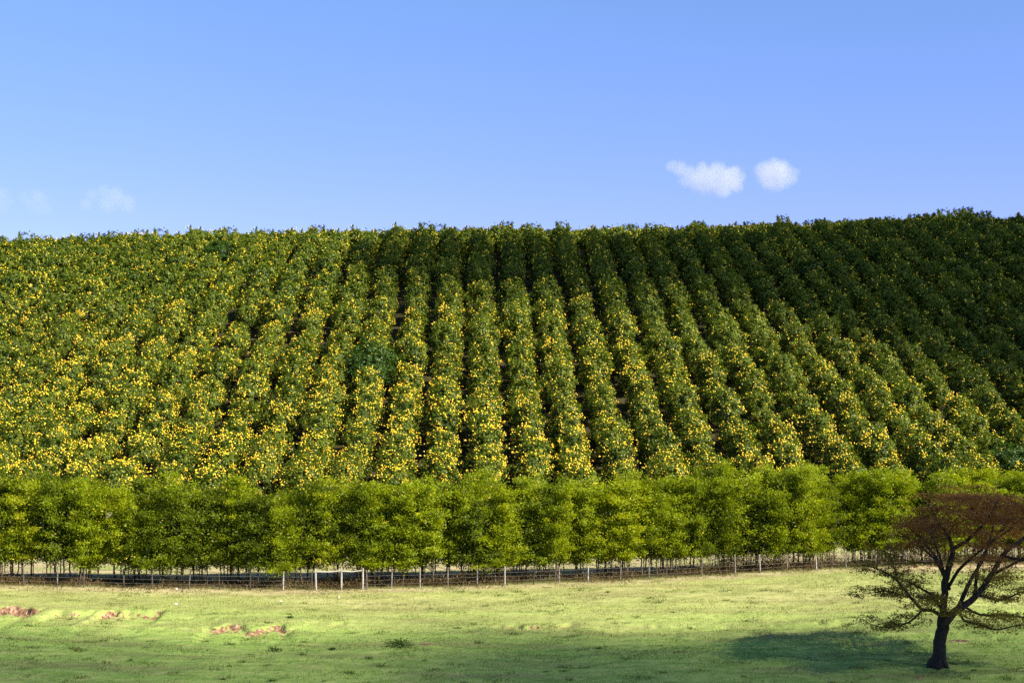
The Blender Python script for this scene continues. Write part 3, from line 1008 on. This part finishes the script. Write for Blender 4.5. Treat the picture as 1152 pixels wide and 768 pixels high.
# low spreading boughs
limb([(422, 535, .11), (385, 515, .10), (350, 511, .09), (310, 468, .08), (262, 410, .06), (205, 372, .045), (135, 353, .03), (80, 362, .012)], 'low')
limb([(352, 513, .06), (330, 530, .055, -.2), (290, 556, .05, -.4), (205, 571, .035, -.5), (140, 552, .012, -.6)], 'low')
limb([(312, 470, .05), (280, 462, .045, .4), (230, 452, .035, .7), (135, 468, .012, 1.0)], 'low')
limb([(262, 412, .045), (250, 370, .035, -.3), (225, 320, .025, -.5), (200, 300, .012, -.6)], 'low')
limb([(432, 545, .10), (400, 500, .08, -1.3), (340, 450, .06, -2.5), (280, 440, .03, -3.6)], 'low')
limb([(440, 540, .09), (420, 480, .07, 1.4), (360, 440, .05, 2.8), (300, 420, .02, 3.8)], 'low')
limb([(486, 522, .08), (505, 552, .07), (550, 562, .06, -.2), (612, 580, .045, -.4), (700, 560, .03, -.6), (790, 572, .012, -.8)], 'low')
limb([(552, 458, .09), (600, 472, .075, .2), (652, 480, .06, .4), (722, 455, .04, .6), (810, 440, .015, .8)], 'low')
limb([(500, 500, .08), (540, 520, .07, -1.2), (620, 510, .05, -2.6), (700, 520, .02, -3.6)], 'low')
limb([(520, 480, .08), (570, 470, .07, 1.4), (650, 430, .05, 2.8), (730, 420, .02, 3.8)], 'low')

BR = np.concatenate([np.column_stack([S, np.full(len(S), k)]) for k, (_, S) in enumerate(LIMBS)])


def pad(g, c, rad, n, tilt, vm, thick=.09, L=.15, W=.055):
    """A flat feathery spray of leaflets."""
    a = rt.uniform(0, 2 * np.pi, n); q = np.sqrt(rt.random(n)) * rad
    edge = 1 + .25 * np.sin(a * 3 + rt.uniform(0, 6)) + .15 * np.sin(a * 7 + rt.uniform(0, 6))
    x, y = q * np.cos(a) * edge, q * np.sin(a) * edge
    z = -.22 * (q / rad) ** 2 * rad + tilt[0] * x + tilt[1] * y + rt.normal(size=n) * thick
    P = c + np.stack([x, y, z], -1)
    U = np.stack([np.cos(a), np.sin(a), rt.normal(size=n) * .3 - .2], -1) + rt.normal(size=(n, 3)) * .5
    N = rt.normal(size=(n, 3)) * .45 + [0, 0, 1]
    leaves(g, P, N, L * rt.uniform(.7, 1.3, n), W * rt.uniform(.8, 1.3, n), np.clip(vm + rt.normal(size=n) * .16, 0, 1), U=U, r=rt)


def twig_to(c, r0=.013):
    """A thin branch from the nearest limb to a spray."""
    dist = np.linalg.norm((BR[:, :3] - c) * [1, 1, 1.1] + [0, 0, 0], axis=1) + np.where(BR[:, 2] > c[2] + .1, 1.2, 0)
    b = BR[np.argmin(dist), :3]
    m = (b + c) / 2 + [0, 0, .12 * np.linalg.norm(c - b)] + rt.normal(size=3) * .06
    S = spline(np.array([b, m, c]), 7)
    tube(wood, S, np.linspace(r0, .003, 7), 5, v=.45, cap=False)
    for q in range(3):
        e = c + np.array([rt.normal() * .45, rt.normal() * .45, rt.normal() * .08])
        tube(wood, [S[4], (S[4] + e) / 2 + [0, 0, .05], e], [.005, .004, .002], 4, v=.45, cap=False)


# umbrella dome: centre, radii
DC = L3(575, 300); DCx, DCz = DC[0], DC[2]
n_top = 0
for k in range(190):
    q, th = rt.random() ** .5, rt.uniform(0, 2 * np.pi)
    top = (1 - q ** 3.0) ** .6
    c = np.array([DCx + 4.9 * q * math.cos(th), 4.7 * q * math.sin(th), DCz - .35 + 3.75 * top * rt.uniform(.30, 1.0) ** .55])
    c[2] = round(c[2] / .55) * .55 + rt.normal() * .07         # tiers
    rad = rt.uniform(.7, 1.45)
    pad(crown, c, rad, int(180 * rad), (rt.normal() * .10, rt.normal() * .10), .45 + .15 * rt.normal() - .02 * (DCz + 3 - c[2]), thick=.07)
    twig_to(c)
for k in range(62):                                              # thinner sprays hanging below the dome
    th, q = rt.uniform(0, 2 * np.pi), rt.uniform(.12, 1.0)
    c = np.array([DCx + 4.9 * q * math.cos(th), 4.6 * q * math.sin(th), DCz - .1 - rt.random() * 1.9])
    rad = rt.uniform(.35, .8)
    pad(low, c, rad, int(110 * rad), (rt.normal() * .15, rt.normal() * .15), .30 + rt.normal() * .15, thick=.07, L=.15, W=.065)
    twig_to(c, .009)
for kind, S in LIMBS:
    if kind != 'low':
        continue
    idx = np.linspace(len(S) * .30, len(S) - 1, 11).astype(int)
    for i in idx:
        for q in range(3):
            a = rt.uniform(0, 2 * np.pi)
            c = S[i, :3] + np.array([math.cos(a), math.sin(a), 0]) * rt.uniform(.1, 1.15) + [0, 0, rt.uniform(-.15, .32)]
            rad = rt.uniform(.3, .62)
            pad(low, c, rad, int(105 * rad), (rt.normal() * .15, rt.normal() * .15), .45 + rt.normal() * .15, thick=.06, L=.15, W=.07)
            twig_to(c, .008)

tree = empty("lone_tree", TB)
wood.build("trunk", M_BARK, tree, smooth=True)
crown.build("crown", M_RUST_LEAF, tree)
low.build("leaf_spray", M_OLIVE_LEAF, tree)
tag(tree, "broad umbrella-shaped tree with rusty brown crown standing alone on the pasture", "tree")

# ------------------------------------------------------------------ grass, undergrowth, small things on the pasture
rg = np.random.default_rng(77)
NB = 230000
bx = rg.uniform(-46, 46, NB); bd = 74 + (rg.random(NB) ** .8) * 46
keep = (bd < fence_y(bx) - .3) & (vnoise(bx * .9, bd * 1.3, 40) + .5 * vnoise(bx * 3, bd * 3, 41) > -.35 + rg.normal(size=NB) * .3) & (np.abs(bx) < bd * .36)
bx, bd = bx[keep], bd[keep]
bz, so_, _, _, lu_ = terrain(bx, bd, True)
k2 = so_ < .3
bx, bd, bz, lu_ = bx[k2], bd[k2], bz[k2], lu_[k2]
n = len(bx)
hgt = rg.uniform(.035, .11, n) * (1 + .6 * vnoise(bx * .5, bd * .8, 44))
ang = rg.uniform(0, np.pi, n); wv = rg.uniform(.012, .03, n)
ex, ey = np.cos(ang) * wv, np.sin(ang) * wv
lean = rg.normal(size=(n, 2)) * .5 * hgt[:, None]
P = np.stack([np.stack([bx - ex, bd - ey, bz - .01], -1), np.stack([bx + ex, bd + ey, bz - .01], -1),
              np.stack([bx + lean[:, 0], bd + lean[:, 1], bz + hgt], -1)], 1)
tuf = []
for k in range(420):                                              # taller uneaten tussocks
    tx = rg.uniform(-36, 36); td = 76 + rg.random() * 34
    if td > fence_y(tx) - .5:
        continue
    m = int(rg.uniform(14, 60)); w = rg.uniform(.06, .28)
    tuf.append(np.column_stack([tx + rg.normal(size=m) * w * 1.5, td + rg.normal(size=m) * w, np.full(m, rg.uniform(.06, .20))]))
tuf = np.concatenate(tuf)
gg = Geo()
tz = terrain(tuf[:, 0], tuf[:, 1]); nt = len(tuf)
ta = rg.uniform(0, np.pi, nt); tw = rg.uniform(.015, .035, nt); tl = rg.normal(size=(nt, 2)) * .5 * tuf[:, 2:3]; th_ = tuf[:, 2] * rg.uniform(.5, 1.2, nt)
TP = np.stack([np.stack([tuf[:, 0] - np.cos(ta) * tw, tuf[:, 1] - np.sin(ta) * tw, tz - .01], -1), np.stack([tuf[:, 0] + np.cos(ta) * tw, tuf[:, 1] + np.sin(ta) * tw, tz - .01], -1),
               np.stack([tuf[:, 0] + tl[:, 0], tuf[:, 1] + tl[:, 1], tz + th_], -1)], 1)
gg.add(TP.reshape(-1, 3), np.arange(3 * nt).reshape(nt, 3), 0, np.clip(.12 + rg.normal(size=nt) * .15, 0, 1))
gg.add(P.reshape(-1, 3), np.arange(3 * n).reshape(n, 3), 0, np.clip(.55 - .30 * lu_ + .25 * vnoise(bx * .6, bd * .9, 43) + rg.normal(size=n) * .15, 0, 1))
gr = gg.build("grass", M_BLADE)
tag(gr, "short grazed grass covering the open pasture", "grass", kind='stuff')

# dry weeds and litter under the hedge
NB = 130000
bx = rg.uniform(-46, 62, NB); bd = fence_y(bx) + rg.normal(size=NB) * 1.2 + 1.7
dens = np.interp(bx, [-46, -17, -11, 16, 24, 62], [.75, .8, 1.0, 1.0, .95, .9]) * (.55 + .55 * vnoise(bx * .5, bd * .5, 50))
k2 = rg.random(NB) < dens
bx, bd = bx[k2], bd[k2]
bz = terrain(bx, bd); n = len(bx)
hmax = np.interp(bx, [-46, -17, -11, 12, 24, 62], [.5, .55, .95, 1.15, 1.05, .9]) * np.clip(.6 + .6 * vnoise(bx * .7, bd * .7, 51), .25, 1.4)
zz = bz + rg.random(n) ** 1.3 * hmax * np.where(rg.random(n) < .22, 2.1, 1.0)
gg = Geo()
leaves(gg, np.stack([bx, bd, zz], -1), rg.normal(size=(n, 3)) + [0, -.5, .3], rg.uniform(.12, .3, n), rg.uniform(.02, .07, n), np.clip(.38 + .25 * vnoise(bx * 1.2, bd * 1.2, 52) + rg.normal(size=n) * .2, 0, 1), U=rg.normal(size=(n, 3)) * .6 + [0, 0, 1], r=rg)
un = gg.build("undergrowth", M_STRAW)
tag(un, "dry brown weeds and litter along the foot of the hedge", "undergrowth", kind='stuff')


def stone(px, py, size, label, m=M_STONE, flat=.55):
    p = ground_hit(px, py)
    gg = Geo()
    V = ICO2_V * (1 + .18 * rng.normal(size=(len(ICO2_V), 1))) * [size, size * .8, size * flat]
    gg.add(V + [0, 0, size * flat * .4], ICO2_F, 0, .7)
    return tag(gg.build("stone", m, loc=p), label, "stone")


stone(198, 679.5, .10, "flat white stone on the sunlit grass above the small red scars")
stone(316, 676.5, .09, "small round white stone on the sunlit grass near the gate")
stone(381, 671.5, .07, "tiny white stone on the grass just in front of the gate")
stone(198.5, 662.5, .12, "pale grey stone against the shaded foot of the left fence")


def tuft(px, py, w, h, n, label, m, vm=.3):
    p = ground_hit(px, py)
    gg = Geo()
    C = rg.normal(size=(n, 3)) * [w * .45, w * .35, h * .3] + [0, 0, h * .42]
    C[:, 2] = np.maximum(C[:, 2], .02)
    leaves(gg, C, rg.normal(size=(n, 3)) + [0, -.3, .4], rg.uniform(.08, .18, n), rg.uniform(.03, .07, n), np.clip(vm + rg.normal(size=n) * .15, 0, 1), r=rg)
    return tag(gg.build("weed", m, loc=p), label, "weed")


tuft(448, 727, .75, .42, 520, "leafy dark green weed clump beside the red anthill", M_PLAIN_LEAF, .45)
tuft(309, 731.5, .35, .16, 120, "small dark weed tuft on the shaded grass below the short red scars", M_PLAIN_LEAF, .2)
tuft(374, 730.5, .22, .12, 80, "tiny dark weed tuft midway between the red scars and the weed clump", M_PLAIN_LEAF, .2)
tuft(326, 695, .3, .12, 90, "low dark weed tuft on the lip above the short red scars", M_PLAIN_LEAF, .25)
